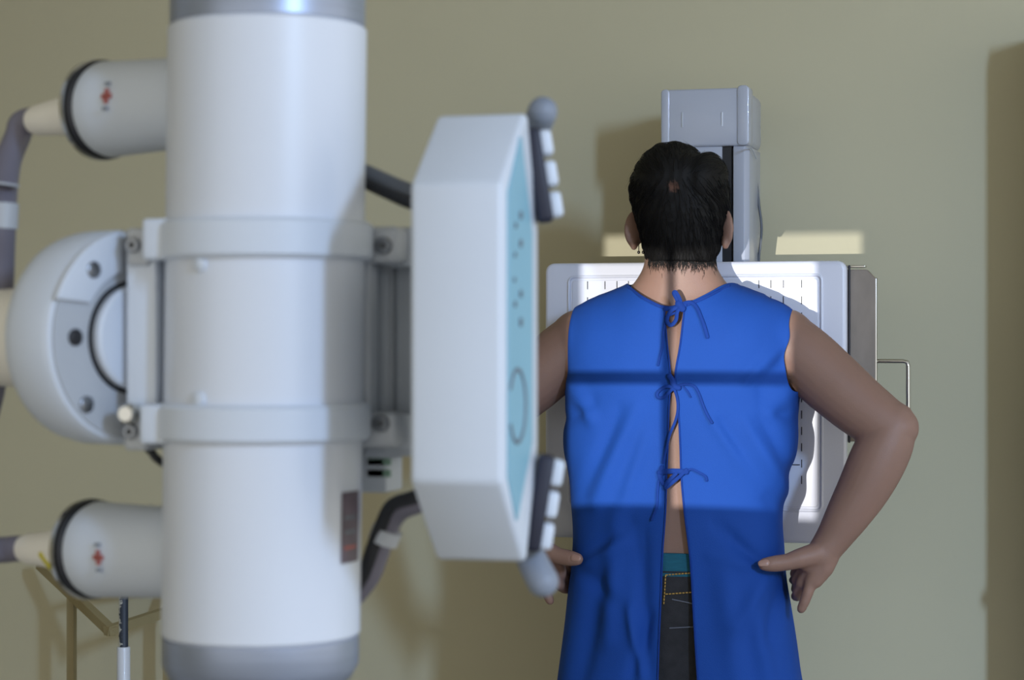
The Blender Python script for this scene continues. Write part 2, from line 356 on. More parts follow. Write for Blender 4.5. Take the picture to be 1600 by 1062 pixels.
# collimator in front of the tube port, with its light field lamp
SRC = Vector((TX, 1.69, CAMZ))
col = bpy.data.objects.new('collimator', None); C.objects.link(col); col.parent = XM
cx0, cx1, cz0, cz1, cy0, cy1 = TX-.085, TX+.085, 1.292, 1.462, 1.645, 1.86
sh = MB()
sh.box(cx0, cy0, cz0, cx0+.006, cy1, cz1, .001); sh.box(cx1-.006, cy0, cz0, cx1, cy1, cz1, .001)
sh.box(cx0, cy0, cz1-.006, cx1, cy1, cz1, .001); sh.box(cx0, cy0, cz0, cx1, cy1, cz0+.006, .001); sh.box(cx0, cy0, cz0, cx1, cy0+.006, cz1, .001)
sh.build('collimator_shell', M['grey'], col)
LB = .125; yb = SRC.y+LB        # blades
pit = -.0372; hh_, hv = .1115, .1262
bx0, bx1 = TX-LB*hh_, TX+LB*hh_; bz0, bz1 = SRC.z+LB*(pit-hv), SRC.z+LB*(pit+hv)
for (x0, z0, x1, z1) in ((cx0+.004, cz0+.004, bx0, cz1-.004), (bx1, cz0+.004, cx1-.004, cz1-.004), (cx0+.004, bz1, cx1-.004, cz1-.003), (cx0+.004, cz0+.003, cx1-.004, bz0)):
    MB().box(x0, yb-.0015 if x1-x0 > .12 else yb+.001, z0, x1, yb+.0005 if x1-x0 > .12 else yb+.003, z1, 0).build('shutter_blade', M['black'], col, smooth=False)
MB().box(cx0+.006, yb+.022, cz0+.006, cx1-.006, yb+.025, cz1-.006, 0).build('clear_window', M['clear'], col, smooth=False)
yw = yb+.018; kk = (yw-SRC.y)
MB().box(cx0+.006, yw, SRC.z+kk*pit-.0009, cx1-.006, yw+.0008, SRC.z+kk*pit+.0009, 0).build('cross_wire', M['black'], col, smooth=False)
MB().box(TX-.0009-.0007, yw, cz0+.006, TX-.0009+.0007, yw+.0008, cz1-.006, 0).build('cross_wire', M['black'], col, smooth=False)
fbox(568, 692, 640, 713, 1.64, .05, .002).build('collimator_rail', M['grey'], col)
fbox(574, 716, 610, 727, 1.655, .002, 0).build('green_sticker', M['green'], col); fbox(574, 733, 610, 745, 1.655, .002, 0).build('green_sticker', M['green'], col)
MB().box(cx0+.02, 1.655, 1.262, cx1-.01, 1.70, 1.293, .003).build('bracket', M['grey'], col)
ll = bpy.data.lights.new('field_lamp', 'SPOT'); ll.energy = 178; ll.color = (1.0, .97, .93); ll.shadow_soft_size = .0006; ll.spot_size = math.radians(40); ll.spot_blend = .05
lo = bpy.data.objects.new('field_lamp', ll); C.objects.link(lo); lo.parent = col; lo.location = SRC-XM.location; lo.rotation_euler = (PI/2, 0, 0)

# side console: a tall six-sided box beside the tube
xa, xb = -.465, -.395
hexp = [(1.447, 1.2868), (1.447, 1.5034), (1.514, 1.5604), (1.5225, 1.5604), (1.5537, 1.479), (1.5537, 1.3068), (1.519, 1.2235), (1.512, 1.2235)]
cons = MB().prism([(xa, y, z) for y, z in hexp], (xb-xa, 0, 0), .0045, 3).build('console', M['white2'], XM)
cy_, cz_ = 1.503, 1.392
ins = [(1.4597, 1.2906), (1.4597, 1.497), (1.4955, 1.541), (1.4985, 1.541), (1.5305, 1.4706), (1.5305, 1.3128), (1.4865, 1.257), (1.4835, 1.257)]
MB().prism([(xb-.0004, y, z) for y, z in ins], (.0016, 0, 0), .0004, 1).build('teal_panel', M['teal'], cons)
def onface(px, py): return PX(px, py, xb+.0012)
for (px, py, r) in ((813, 336, .0032), (805, 352, .0022), (813, 380, .0032), (804, 398, .002), (813, 459, .003), (804, 475, .0024), (813, 503, .0034), (803, 437, .0018)):
    MB().lathe(onface(px, py), (1, 0, 0), [(0, r), (.001, r), (.0014, r*.7)], 16).build('button', M['mark'], cons)
pc = onface(808, 634); rg_ = []
for k in range(28):
    a = math.radians(-150+300*k/27); rg_.append(pc+Vector((0, math.cos(a)*.023, math.sin(a)*.027)))
MB().sweep(rg_, .0016, 8).build('dial_ring', M['mark'], cons)
for sgn, (A, B_) in ((1, ((830, 203), (853, 347))), (-1, ((855, 710), (831, 858)))):
    a, b = P(A[0], A[1], 1.60), P(B_[0], B_[1], 1.60); t = (b-a).normalized(); L = (b-a).length
    rt = Vector((CY, SY, 0)); rt = (rt-t*rt.dot(t)).normalized(); fr = t.cross(rt).normalized(); fr = fr if fr.dot(FW) > 0 else -fr
    def slab(c, hl, hw, hd, bev):
        b_ = bmesh.new(); bmesh.ops.create_cube(b_, size=1)
        for v in b_.verts: v.co = Vector((v.co.x*2*hl, v.co.y*2*hw, v.co.z*2*hd))
        bmesh.ops.bevel(b_, geom=list(b_.edges), offset=bev, segments=3, profile=.5, affect='EDGES')
        for v in b_.verts: v.co = c+t*v.co.x+rt*v.co.y+fr*v.co.z
        return MB().bm(b_)
    kp = slab((a+b)/2, L/2, .0062, .016, .003).build('keypad_base', M['navy'], cons)
    slab((a+b)/2-fr*.018+rt*(-.004), L/2-.003, .009, .012, .003).build('keypad_mount', M['white2'], cons)
    for k in range(3):
        cc = a+t*L*((k+.5)/3)+rt*.0088-fr*.001*0
        slab(cc, L/6-.0022, .0056, .012, .0035).build('white_key', M['white2'], kp)
MB().sweep([P(838, 200, 1.66), P(848, 174, 1.635)], .0118, 24).build('grip_handle', M['handle'], cons)
MB().sweep([P(824, 858, 1.63), P(836, 885, 1.62), P(848, 908, 1.615)], [.0118, .0122, .0125], 24).build('grip_handle', M['handle'], cons)
MB().prism([(-.458, 1.545, 1.30), (-.442, 1.545, 1.30), (-.442, 1.665, 1.30), (-.55, 1.665, 1.30), (-.55, 1.652, 1.30), (-.458, 1.652, 1.30)], (0, 0, .155), .002).build('console_bracket', M['grey'], XM)

# ------------------------------------------------------------------ wall stand with the detector board
BY = 3.58
WS = thing('chest_x_ray_stand', (-.63, 3.76, 0), 'white detector board on a grey-white column behind the standing person', 'x-ray stand')
bx0, bx1 = -.899, -.369; bz1 = 1.5257; bz0 = CAMZ-(845-531)/F*3.62
bd = MB().prism(rect(bx0, bz0, bx1, bz1, .016, BY), (0, .030, 0), .007, 4).build('detector_board', M['board'], WS)
ix0, ix1 = PY(889, 600, BY).x, PY(1284, 600, BY).x; iz1 = CAMZ+(531-431)/F*3.62; iz0 = CAMZ-(795-531)/F*3.6
fr_ = rect(ix0, iz0, ix1, iz1, .010, BY-.0005); fr_.append(fr_[0]); fr_.append(fr_[1])
MB().sweep(fr_, .0028, 8, rnd=False).build('inset_rim', M['board'], bd)
MB().prism(rect(ix0+.006, iz0+.006, ix1-.006, iz1-.006, .007, BY-.0015), (0, .004, 0), .0008, 1).build('inset_panel', M['board'], bd)
gm = MB()
for off in (.192, .160, .138, .117):
    for s_ in (-1, 1):
        x = (ix0+ix1)/2+s_*off*.98; z = iz1-.008
        while z > iz0+.05:
            gm.box(x-.0008, BY-.0022, z-.014, x+.0008, BY-.0014, z, 0); z -= .028
for z in (iz0+.078, iz0+.20):
    for s_ in (-1, 1):
        x = (ix0+ix1)/2+s_*.155; gm.box(x-.012, BY-.0022, z-.0009, x+.03, BY-.0014, z+.0009, 0)
g_ = gm.build('guide_marks', M['ink'], bd, smooth=False); g_['kind'] = 'stuff'
# bucky body and tray at the right-hand side
tr = MB().prism([(bx1-.05, BY+.062, z0) for z0 in ()] or [(-.80, 3.609, 1.11), (-.405, 3.609, 1.11), (-.405, 3.609, 1.5), (-.80, 3.609, 1.5)], (0, .105, 0), .004).build('detector_housing', M['column'], WS)
yt_ = 3.614; sx = PY(1368, 560, yt_).x; tz1, tz0 = PY(1350, 421, yt_).z, PY(1350, 690, yt_).z
ty = MB().prism([(bx1-.03, yt_, tz0), (sx, yt_, tz0), (sx, yt_, tz1-.016), (sx-.015, yt_, tz1), (bx1-.03, yt_, tz1)], (0, .03, 0), .001, 1).build('cassette_tray', M['tray'], WS)
MB().sweep([(sx, yt_+.004, tz0), (sx, yt_+.004, tz1-.016)], .0026, 8).build('steel_edge', M['chrome'], ty)
MB().sweep([(bx1+.002, 3.611, tz0), (bx1+.002, 3.611, tz1+.006)], .002, 8).build('dark_gap', M['ink'], ty)
MB().box(bx1-.02, yt_-.002, tz1+.0035, sx-.018, yt_+.03, tz1+.0075, .001).build('top_plate', M['chrome'], ty)
yh = 3.628
h0, h1_, h2_, h3_ = PY(1369, 564, yh), PY(1411, 564, yh), PY(1419, 572, yh), PY(1419, 700, yh); h4, h5 = PY(1411, 708, yh), PY(1369, 708, yh)
MB().sweep([h0-Vector((.02, 0, 0)), h0, h1_, (h1_+h2_)/2+Vector((.0025, 0, .0025)), h2_, h3_, (h3_+h4)/2+Vector((.0025, 0, -.0025)), h4, h5, h5-Vector((.02, 0, 0))], .0038, 12).build('pull_handle', M['chrome'], ty)
# column
cxa, cxb = -.708, -.552; cyf, cyb = 3.687, 3.83
ct = PY(1100, 139, cyf).z; cm = PY(1100, 229, cyf).z
clm = MB().prism([(cxa, cyf+.012, 0), (cxa+.01, cyf, 0), (cxa+.108, cyf, 0), (cxa+.108, cyf+.02, 0), (cxa+.128, cyf+.02, 0), (cxa+.128, cyf, 0), (cxb-.008, cyf, 0), (cxb, cyf+.01, 0), (cxb, cyb, 0), (cxa, cyb, 0)], (0, 0, cm), .0015, 2).build('column', M['column'], WS)
MB().box(cxa+.1075, cyf+.004, .02, cxa+.1245, cyf+.03, cm-.001, 0).build('rail_slot', M['black'], clm)
MB().prism([Vector((p.x, cyf-.006, p.z)) for p in rect(cxa-.001, cm, cxb+.001, ct, .016, 0)], (0, cyb-cyf+.008, 0), .004, 3).build('top_cover', M['column'], WS)
MB().prism([Vector((p.x, cyf-.009, p.z)) for p in rect(cxb-.020, cm, cxb+.0015, ct+.004, .008, 0)], (0, .05, 0), .003, 2).build('cover_rib', M['column'], WS)
MB().prism([Vector((p.x, cyf-.007, p.z)) for p in rect(cxa-.0015, cm, cxa+.014, ct+.001, .007, 0)], (0, .05, 0), .003, 2).build('cover_rib', M['column'], WS)
MB().box(cxa+.036, cyf-.0075, cm+.035, cxa+.0385, cyf-.005, cm+.062, .0005).build('cover_clip', M['lgrey'], WS)
MB().box(cxa+.108, cyf-.0075, cm+.035, cxa+.1105, cyf-.005, cm+.06, .0005).build('cover_clip', M['white'], WS)
for z in (1.70, .5, 1.05): MB().box(cxa+.03, cyb-.002, z-.05, cxb-.03, WALLY+.0, z+.05, .002).build('wall_bracket', M['column'], WS)
MB().box(cxa-.06, cyf-.03, 0, cxb+.06, WALLY-.01, .02, .003).build('foot_plate', M['column'], WS)
MB().box(cxa-.03, 3.71, 1.2, cxb+.03, cyf+.06, 1.44, .004).build('carriage', M['column'], WS)
MB().sweep(curve([PX(1166, 229, cxb+.004), PX(1174, 232, cxb+.004), PX(1182, 248, cxb+.005)], 5), .0012, 6).build('thin_cable', M['lgrey'], WS)
MB().sweep(curve([PY(1182, 282, 3.80), PY(1186, 320, 3.80), PY(1190, 358, 3.80), PY(1186, 400, 3.80), PY(1183, 440, 3.80)], 6), .0024, 8).build('power_cable', M['dgrey'], WS)

# ------------------------------------------------------------------ pole, shadow-bar frame and added shadow cabinet
pp = PY(193, 1000, 3.55); zj = PY(193, 1010, 3.55).z; zt_ = PY(193, 880, 3.55).z
PO = thing('metal_pole', (pp.x, pp.y, 0), 'thin upright pole, navy paint chipped above a white sleeve, under the lower hose', 'pole')
MB().lathe((pp.x, pp.y, 0), (0, 0, 1), [(.03, .0088), (zt_, .0088), (zt_+.004, .006)], 24).build('upper_rod', M['pole'], PO)
MB().lathe((pp.x, pp.y, 0), (0, 0, 1), [(.03, .0125), (zj-.002, .0125), (zj, .0115), (zj, .0088)], 24).build('lower_sleeve', M['white'], PO)
for k in range(4):
    a = PI/4+PI/2*k; MB().sweep([(pp.x, pp.y, .05), (pp.x+.2*math.cos(a), pp.y+.2*math.sin(a), .018)], .012, 10).build('leg', M['white'], PO)
def wp(px, py, y): return PY(px, py, y)
yo = 3.84
ST = thing('shadow_bar_frame', (wp(112, 1060, yo).x, yo, 0), 'olive-brown bars added in place of shadows on the wall at the lower left', 'shadow bars')  # added bars imitating shadow bars on the wall, no real stand
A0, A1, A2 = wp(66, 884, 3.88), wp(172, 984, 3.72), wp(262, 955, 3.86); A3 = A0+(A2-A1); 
def bar(a, b, w_=.018):
    a, b = Vector(a), Vector(b); t = (b-a).normalized(); u = Vector((0, 0, 1)) if abs(t.z) < .9 else Vector((1, 0, 0)); u = (u-t*u.dot(t)).normalized(); s_ = t.cross(u)
    h = w_/2; vs_ = [p+u*h*i+s_*h*j for p in (a-t*h, b+t*h) for i, j in ((-1, -1), (1, -1), (1, 1), (-1, 1))]
    return MB().add(vs_, [(0, 1, 2, 3), (4, 5, 6, 7), (0, 1, 5, 4), (1, 2, 6, 5), (2, 3, 7, 6), (3, 0, 4, 7)])
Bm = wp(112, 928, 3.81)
for a, b in ((A0, A1), (A1, A2)): bar(a, b).build('shadow_bar', M['olive'], ST)
bar(Bm, wp(262, 915, 3.93), .014).build('shadow_bar', M['olive'], ST)
bar(Bm, (Bm.x, Bm.y, 0), .015).build('leg', M['olive'], ST)  # upright bar for the same wall shadow
bar(wp(262, 955, 3.86), (A2.x, A2.y, 0), .015).build('leg', M['olive'], ST)  # upright bar for the same wall shadow
bar(wp(262, 915, 3.93), A2, .014).build('shadow_bar', M['olive'], ST)

CB = thing('shadow_cabinet', (.3, 3.86, 0), 'tall pale two-door cabinet added out of view past the right edge to shade the wall', 'added_cabinet')  # unseen cabinet, added to cast the dark band on the wall
MB().box(-.050, 3.762, 0, .6, WALLY-.002, 1.95, .004).build('shadow_cabinet_body', M['added_cabinet'], CB)
for x0, x1 in ((-.045, .285), (.29, .595)):
    d_ = MB().box(x0, 3.745, .08, x1, 3.762, 1.93, .003).build('shadow_cabinet_door', M['added_cabinet'], CB)
    xh = x1-.03 if x0 < 0 else x0+.03
    MB().box(xh-.006, 3.725, 1.0, xh+.006, 3.746, 1.12, .003).build('handle', M['chrome'], d_)  # part of the added unseen cabinet
MB().box(-.064, 3.765, .962, -.049, 3.79, .985, .002).build('shadow_cabinet_latch', M['steel'], CB)  # added for the small block on that shadow's edge

# ------------------------------------------------------------------ the person
X0, Y0 = -.633, 3.46
def zpy(py, d=3.49): return CAMZ+(531-py)/F*d
NB = 2.7                        # section exponent
def sect(a, b, n=48, e=NB):
    out = []
    for k in range(n):
        t = 2*PI*k/n; s_, c_ = math.sin(t), math.cos(t)
        out.append((a*math.copysign(abs(s_)**(2/e), s_), -b*math.copysign(abs(c_)**(2/e), c_)))
    return out
# skin torso: z, half width, half depth, y shift
TS = [(.78, .145, .088, .0), (.86, .158, .093, .0), (.94, .156, .095, 0), (1.02, .152, .0965, 0), (1.08, .152, .0975, 0), (1.16, .158, .099, 0), (1.25, .174, .1015, 0), (1.33, .178, .1015, 0),
      (1.38, .172, .097, 0), (1.415, .152, .087, 0), (1.44, .124, .068, -.002), (1.462, .100, .062, -.004), (1.48, .083, .059, -.006), (1.495, .071, .058, -.007), (1.51, .0625, .058, -.007), (1.535, .0585, .058, -.004), (1.60, .057, .060, .0)]
zs = [t[0] for t in TS]; torso = MB(); RR = []
for z in np.linspace(.78, 1.60, 90):
    a, b, yo_ = (float(cr(zs, [t[i] for t in TS], z)) for i in (1, 2, 3)); e = 2.5 if z < 1.46 else 2.1
    ring_ = []
    for (x, y) in sect(a, b, 56, e):
        if y < 0:   # spine furrow between the shoulder blades and along the back
            y += .003*math.exp(-(x/.02)**2)*min(1, max(0, (1.5-z)/.1)); y -= .004*math.exp(-((abs(x)-.075)/.04)**2)*math.exp(-((z-1.36)/.07)**2)
        ring_.append(Vector((X0+x, Y0+yo_+y, float(z))))
    RR.append(ring_)
torso.rings(RR)
body = MB(); body.add(torso.v, torso.f)
# head
body.ell((X0, 3.462, 1.612), (.0695, .090, .098)); body.ell((X0, 3.50, 1.555), (.058, .062, .068)); body.ell((X0, 3.527, 1.512), (.036, .038, .026))
body.ell((X0, 3.566, 1.572), (.012, .016, .020)); body.ell((X0, 3.568, 1.563), (.017, .013, .009)); body.ell((X0, 3.553, 1.606), (.05, .018, .012))
body.ell((X0, 3.557, 1.533), (.022, .010, .005)); body.ell((X0, 3.556, 1.527), (.02, .010, .006))
for s_ in (-1, 1):
    body.ell((X0+s_*.045, 3.528, 1.567), (.02, .025, .022))
    rz = Matrix.Rotation(s_*math.radians(42), 3, 'Z') @ Matrix.Rotation(math.radians(-8), 3, 'X')
    ec = Vector((X0+s_*.074, 3.452, 1.578))
    body.ell(ec, (.0065, .0215, .030), rz)
    hl = []
    for k in range(15):
        a = math.radians(-70+250*k/14); hl.append(ec+rz @ Vector((s_*.0025, -math.cos(a)*.0195, math.sin(a)*.0285)))
    body.sweep(hl, .0046, 8)
    body.ell(ec+rz @ Vector((0, -.002, -.027)), (.0065, .011, .011))
    body.sweep([ec+Vector((-s_*.016, .014, .012)), ec+Vector((0, .004, .0))], [.018, .012], 10)
# arms: pixel x, pixel y, room y, radius
def armpath(side):
    A = [(1196, 520, 3.462, .050), (1222, 533, 3.462, .0535), (1258, 560, 3.458, .0545), (1298, 596, 3.452, .0535), (1342, 634, 3.444, .050), (1372, 656, 3.437, .0465), (1392, 670, 3.432, .043)]
    B_ = [(1394, 664, 3.432, .040), (1385, 690, 3.428, .0450), (1370, 722, 3.424, .0465), (1350, 762, 3.420, .0430), (1325, 804, 3.416, .0365), (1305, 836, 3.412, .0300), (1291, 856, 3.408, .0268), (1283, 868, 3.405, .026)]
    f = lambda L: ([PY(p[0], p[1], p[2]) for p in L], [p[3] for p in L])
    return f(A), f(B_)
def mirror(p): return Vector((2*X0-p.x, p.y, p.z))
def arm(mb, m):
    (pa, ra), (pb, rb) = armpath(1)
    for (p, r) in ((pa, ra), (pb, rb)):
        q = curve(p, 4); k = np.arange(len(p)); rr = list(cr(k, r, np.linspace(0, len(p)-1, len(q))))
        mb.sweep([m(v) for v in q], rr, 24)
    mb.ell(m(PY(1404, 668, 3.430)), (.033, .036, .034))
    mb.ell(m(PY(1226, 540, 3.462)), (.056, .058, .062))
def hand(mb, m):
    def tub(L, fl=1.0):
        mb.sweep([m(PY(a, b, c_)) for a, b, c_, r in L], [r for *_, r in L], 14, fl)
    W = (1288, 860, 3.408, .0235)
    tub([W, (1282, 885, 3.402, .0185), (1268, 908, 3.398, .0125)])
    tub([W, (1273, 886, 3.408, .0175), (1255, 910, 3.412, .0130)])
    tub([W, (1266, 884, 3.418, .0170), (1248, 906, 3.430, .0130)])
    tub([W, (1262, 878, 3.425, .0165), (1246, 896, 3.448, .0130)])
    tub([(1296, 868, 3.404, .017), (1288, 888, 3.400, .0155), (1275, 908, 3.397, .0115)])      # heel of the hand
    tub([(1268, 908, 3.398, .0110), (1262, 926, 3.394, .0095), (1257, 940, 3.393, .0088), (1252, 951, 3.394, .0078)])   # little finger
    tub([(1255, 910, 3.412, .0120), (1247, 925, 3.424, .0100), (1246, 931, 3.448, .0092), (1243, 931, 3.470, .0082)])
    tub([(1248, 906, 3.430, .0120), (1248, 917, 3.456, .0102), (1248, 920, 3.486, .0094), (1243, 920, 3.510, .0084)])
    tub([(1246, 896, 3.448, .0120), (1247, 902, 3.476, .0100), (1246, 906, 3.504, .0094), (1240, 906, 3.526, .0084)])
    tub([(1285, 861, 3.400, .0195), (1266, 868, 3.388, .0185), (1246, 873, 3.377, .0162), (1230, 878, 3.371, .0138), (1214, 880, 3.367, .0138), (1204, 881, 3.363, .0130), (1195, 881.5, 3.360, .0110)])   # thumb
    tub([(1282, 872, 3.398, .016), (1258, 880, 3.392, .013)])
ident = lambda p: p
arm(body, ident); hand(body, ident); arm(body, mirror)
hand(body, lambda p: mirror(p))
# legs
for s_ in (-1, 1):
    body.sweep([(X0+s_*.085, Y0, .86), (X0+s_*.09, Y0, .70), (X0+s_*.092, Y0+.005, .50), (X0+s_*.092, Y0, .30), (X0+s_*.095, Y0-.01, .10)], [.076, .074, .055, .05, .035], 20)
    body.sweep([(X0+s_*.095, Y0-.02, .05), (X0+s_*.105, Y0+.09, .035)], [.034, .028], 12)
tmp = body.build('person_parts', None); tmp.data.update()
md = tmp.modifiers.new('r', 'REMESH'); md.mode = 'VOXEL'; md.voxel_size = .0028
ms = tmp.modifiers.new('s', 'SMOOTH'); ms.factor = .5; ms.iterations = 7
dg = bpy.context.evaluated_depsgraph_get(); ev = tmp.evaluated_get(dg); pm = bpy.data.meshes.new_from_object(ev)
bpy.data.objects.remove(tmp)
PER = bpy.data.objects.new('person', pm); C.objects.link(PER); pm.name = 'person'
PBASE = Vector((X0, Y0, 0)); pm.transform(Matrix.Translation(-PBASE)); PER.location = PBASE
pm.polygons.foreach_set('use_smooth', [True]*len(pm.polygons)); pm.materials.clear(); pm.materials.append(M['skin'])
PER['label'] = 'person seen from behind in a blue open-back gown, hands on hips'; PER['category'] = 'person'
for s_ in (-1, 1):
    ey = MB().ell((X0+s_*.030, 3.548, 1.590), (.0115, .0115, .0115)).build('eye', M['eye'], PER)
# thumbnails of nails
for m_ in (ident, mirror):
    n0 = m_(PY(1197, 879, 3.3505)); n1 = m_(PY(1189, 880, 3.349))
    MB().sweep([n0, n1], [.0058, .005], 10, .35, up=(0, -1, .3)).build('thumb_nail', mat('nail', lin(150, 117, 104), .35, var=.03), PER)

# gown sections
GP = [(455, .190, .106), (590, .195, .110), (650, .1965, .110), (700, .1955, .109), (750, .182, .107), (800, .1765, .106), (850, .176, .108), (900, .179, .112), (950, .187, .117), (1000, .195, .122), (1062, .203, .127), (1200, .223, .138), (1320, .235, .146)]
gz = [zpy(p[0]) for p in GP][::-1]; ga = [p[1] for p in GP][::-1]; gb = [p[2] for p in GP][::-1]
def GA(z): return float(cr(gz, ga, z))
def GB(z): return float(cr(gz, gb, z))
SL = [(485, 1036, 1067), (540, 1042, 1062), (590, 1047.5, 1054.5), (640, 1045, 1060), (700, 1043, 1063), (740, 1041, 1064), (790, 1040, 1068), (870, 1035, 1078), (960, 1033, 1085), (1062, 1030, 1093), (1320, 1022, 1116)]
slz = [CAMZ+(531-p[0])/F*3.40 for p in SL][::-1]
slL = [PY(p[1], p[0], 3.35).x-X0 for p in SL][::-1]; slR = [PY(p[2], p[0], 3.35).x-X0 for p in SL][::-1]
def slit(z, s_): return float(cr(slz, slR if s_ > 0 else slL, z))
ZA = zpy(604); HEM = zpy(1320)
TOPN = [(.0, 1.53), (.04, 1.522), (.075, 1.497), (.095, 1.484), (.13, 1.471), (.16, 1.461), (.185, 1.448), (.20, 1.436), (.24, 1.41)]
def zsh(x): return float(np.interp(abs(x), [t[0] for t in TOPN], [t[1] for t in TOPN]))
NKB = [(0, 1.446), (.02, 1.4485), (.04, 1.457), (.06, 1.468), (.078, 1.481), (.090, 1.4875)]   # back neckline
NKF = [(0, 1.425), (.03, 1.43), (.06, 1.45), (.08, 1.475), (.090, 1.4875)]
def neck(x, back):
    T = NKB if back else NKF; x = abs(x)
    return float(np.interp(x, [t[0] for t in T], [t[1] for t in T])) if x < T[-1][0] else 9
def depth(x, z):                # half depth of the cloth at x, height z
    a, b = GA(z), GB(z); y = b*max(0, 1-min(1, abs(x)/a)**NB)**(1/NB)
    if z > ZA:
        q = min(1, (z-ZA)/(zsh(x)-ZA)); y = max(y, .02)*math.sqrt(max(0, 1-q**3.2))
    return y
FOLD = [  # pixel segments of creases on the back: x0, y0, x1, y1, width, height
 (1240, 520, 1165, 596, 7, .004), (1238, 545, 1190, 610, 9, -.004), (1243, 600, 1205, 640, 10, .006), (1240, 655, 1196, 628, 8, -.005), (1110, 655, 1192, 765, 8, .0035), (1128, 660, 1205, 790, 9, -.003),
 (1165, 660, 1225, 770, 9, .004), (1190, 650, 1236, 740, 7, -.003), (893, 600, 925, 655, 10, .006), (884, 655, 925, 630, 8, -.004), (995, 640, 932, 790, 11, .004), (968, 640, 912, 770, 9, -.003), (1010, 680, 975, 790, 10, .003),
 (1200, 892, 1120, 820, 9, -.005), (1195, 900, 1150, 980, 12, .005), (1195, 885, 1110, 870, 8, .003), (1225, 905, 1200, 1000, 12, -.004), (905, 884, 975, 850, 9, .005), (905, 890, 960, 940, 10, -.004), (905, 880, 985, 815, 9, -.003),
 (965, 800, 950, 1000, 14, .004), (1000, 830, 1010, 1062, 13, -.004), (985, 950, 1005, 1062, 7, .006), (935, 900, 905, 1062, 16, -.005), (1130, 900, 1150, 1062, 18, .004), (1180, 960, 1200, 1062, 15, .005), (1015, 960, 985, 1062, 9, -.004)]
def fold(p):
    v = Vector(p)-Vector((0, 0, CAMZ)); d = -v.x*SY+v.y*CY; px = 800+F*(v.x*CY+v.y*SY)/d; py = 531-F*v.z/d; s_ = 0
    for (x0, y0, x1, y1, w_, h) in FOLD:
        ex, ey = x1-x0, y1-y0; L2 = ex*ex+ey*ey; t = ((px-x0)*ex+(py-y0)*ey)/L2; tc_ = min(1, max(0, t))
        d2 = (px-x0-tc_*ex)**2+(py-y0-tc_*ey)**2
        if d2 < (3*w_)**2: s_ += 2.2*h*math.exp(-d2/(w_*w_))*(.35+.65*math.sin(PI*min(1, max(0, .12+.76*tc_))))
    s_ += .0016*math.sin(px*.045+py*.013)+.0012*math.sin(px*.021-py*.034+1)
    return s_
NBK, NSD, NFR = 30, 14, 40
def row(z):                     # from the right edge of the slit round the front to the left edge
    a, b = GA(z), GB(z); phs = math.radians(72); out = []; c = float(np.interp(z, [.6, 1.05, 1.11, 1.20, 1.29], [0, -.004, -.008, -.003, 0])); sr, sl = slit(z, 1)-c, slit(z, -1)-c
    xs_ = a*math.sin(phs)**(2/NB)
    for k in range(NBK+1):
        x = sr+(xs_-sr)*k/NBK; out.append((x, -depth(x, z)))
    for k in range(1, NSD):
        t = phs+(PI-2*phs)*k/NSD; s_, c_ = math.sin(t), math.cos(t); out.append((a*abs(s_)**(2/NB), -b*math.copysign(abs(c_)**(2/NB), c_)))
    for k in range(NFR+1):
        x = xs_-2*xs_*k/NFR; out.append((x, depth(x, z)))
    for k in range(1, NSD):
        t = PI+phs+(PI-2*phs)*k/NSD; s_, c_ = math.sin(t), math.cos(t); out.append((-a*abs(s_)**(2/NB), -b*math.copysign(abs(c_)**(2/NB), c_)))
    for k in range(NBK+1):
        x = -xs_+(sl+xs_)*k/NBK; out.append((x, -depth(x, z)))
    return [(x+c, y) for x, y in out]
bv = BVHTree.FromPolygons([Vector(v) for v in torso.v], torso.f)
def drape(p, back=True):
    p = Vector(p)
    n = Vector((p.x-X0, (p.y-Y0)*2.2, 0)); n = n.normalized() if n.length > 1e-4 else Vector((0, -1, 0))
    if p.y < Y0+.03: p = p+n*fold(p)
    co, no, i, dist = bv.find_nearest(p)
    if co is not None:
        sd = (p-co).dot(no)
        if sd < .006: p = co+no*.006
    if p.y > BY-.006: p.y = BY-.006
    return p
pbv = BVHTree.FromPolygons([v.co+PBASE for v in pm.vertices], [list(p.vertices) for p in pm.polygons])
gown = MB()
gown.grid([[drape((X0+x, Y0+y, z)) for x, y in row(z)] for z in np.linspace(HEM, ZA, 74)])
xsA = GA(ZA)*math.sin(math.radians(72))**(2/NB)
def armx(z, s_): t = (z-ZA)/(1.44-ZA); return s_*(xsA+((.195 if s_ > 0 else .184)-xsA)*min(1, t)-.002*math.sin(PI*min(1, max(0, t))))
for s_ in (1, -1):
    for back in (True, False):
        G = []
        for t in np.linspace(0, 1, 34):
            r_ = []
            for k in range(NBK+1):
                f = k/NBK; z = ZA+.01
                for _ in range(6):
                    xc = slit(z, s_) if back else 0.0
                    x = xc+(armx(z, s_)-xc)*f
                    z = ZA+t*(min(zsh(x), neck(x, back))-ZA)
                y = depth(x, z)
                p_ = drape((X0+x, Y0+(-y if back else y), z))
                if back and f > .4:
                    hit = pbv.ray_cast(Vector((p_.x, 3.0, p_.z)), Vector((0, 1, 0)), .6)
                    if hit[0] is not None and hit[0].y-.005 < p_.y: p_.y += (hit[0].y-.005-p_.y)*min(1, t/.12)*(1 if t < .93 else (1-t)/.07)
                r_.append(p_)
            G.append(r_)
        gown.grid(G)
go = gown.build('gown', M['gown'], PER, angle=180)
bmx = bmesh.new(); bmx.from_mesh(go.data); bmesh.ops.remove_doubles(bmx, verts=list(bmx.verts), dist=.0012); bmesh.ops.recalc_face_normals(bmx, faces=list(bmx.faces))
for _ in range(5): bmesh.ops.smooth_vert(bmx, verts=[v for v in bmx.verts if abs(v.co.x) > .145 and v.co.z > ZA-.03], factor=.5, use_axis_x=True, use_axis_y=True, use_axis_z=True)
bmx.to_mesh(go.data); bmx.free()
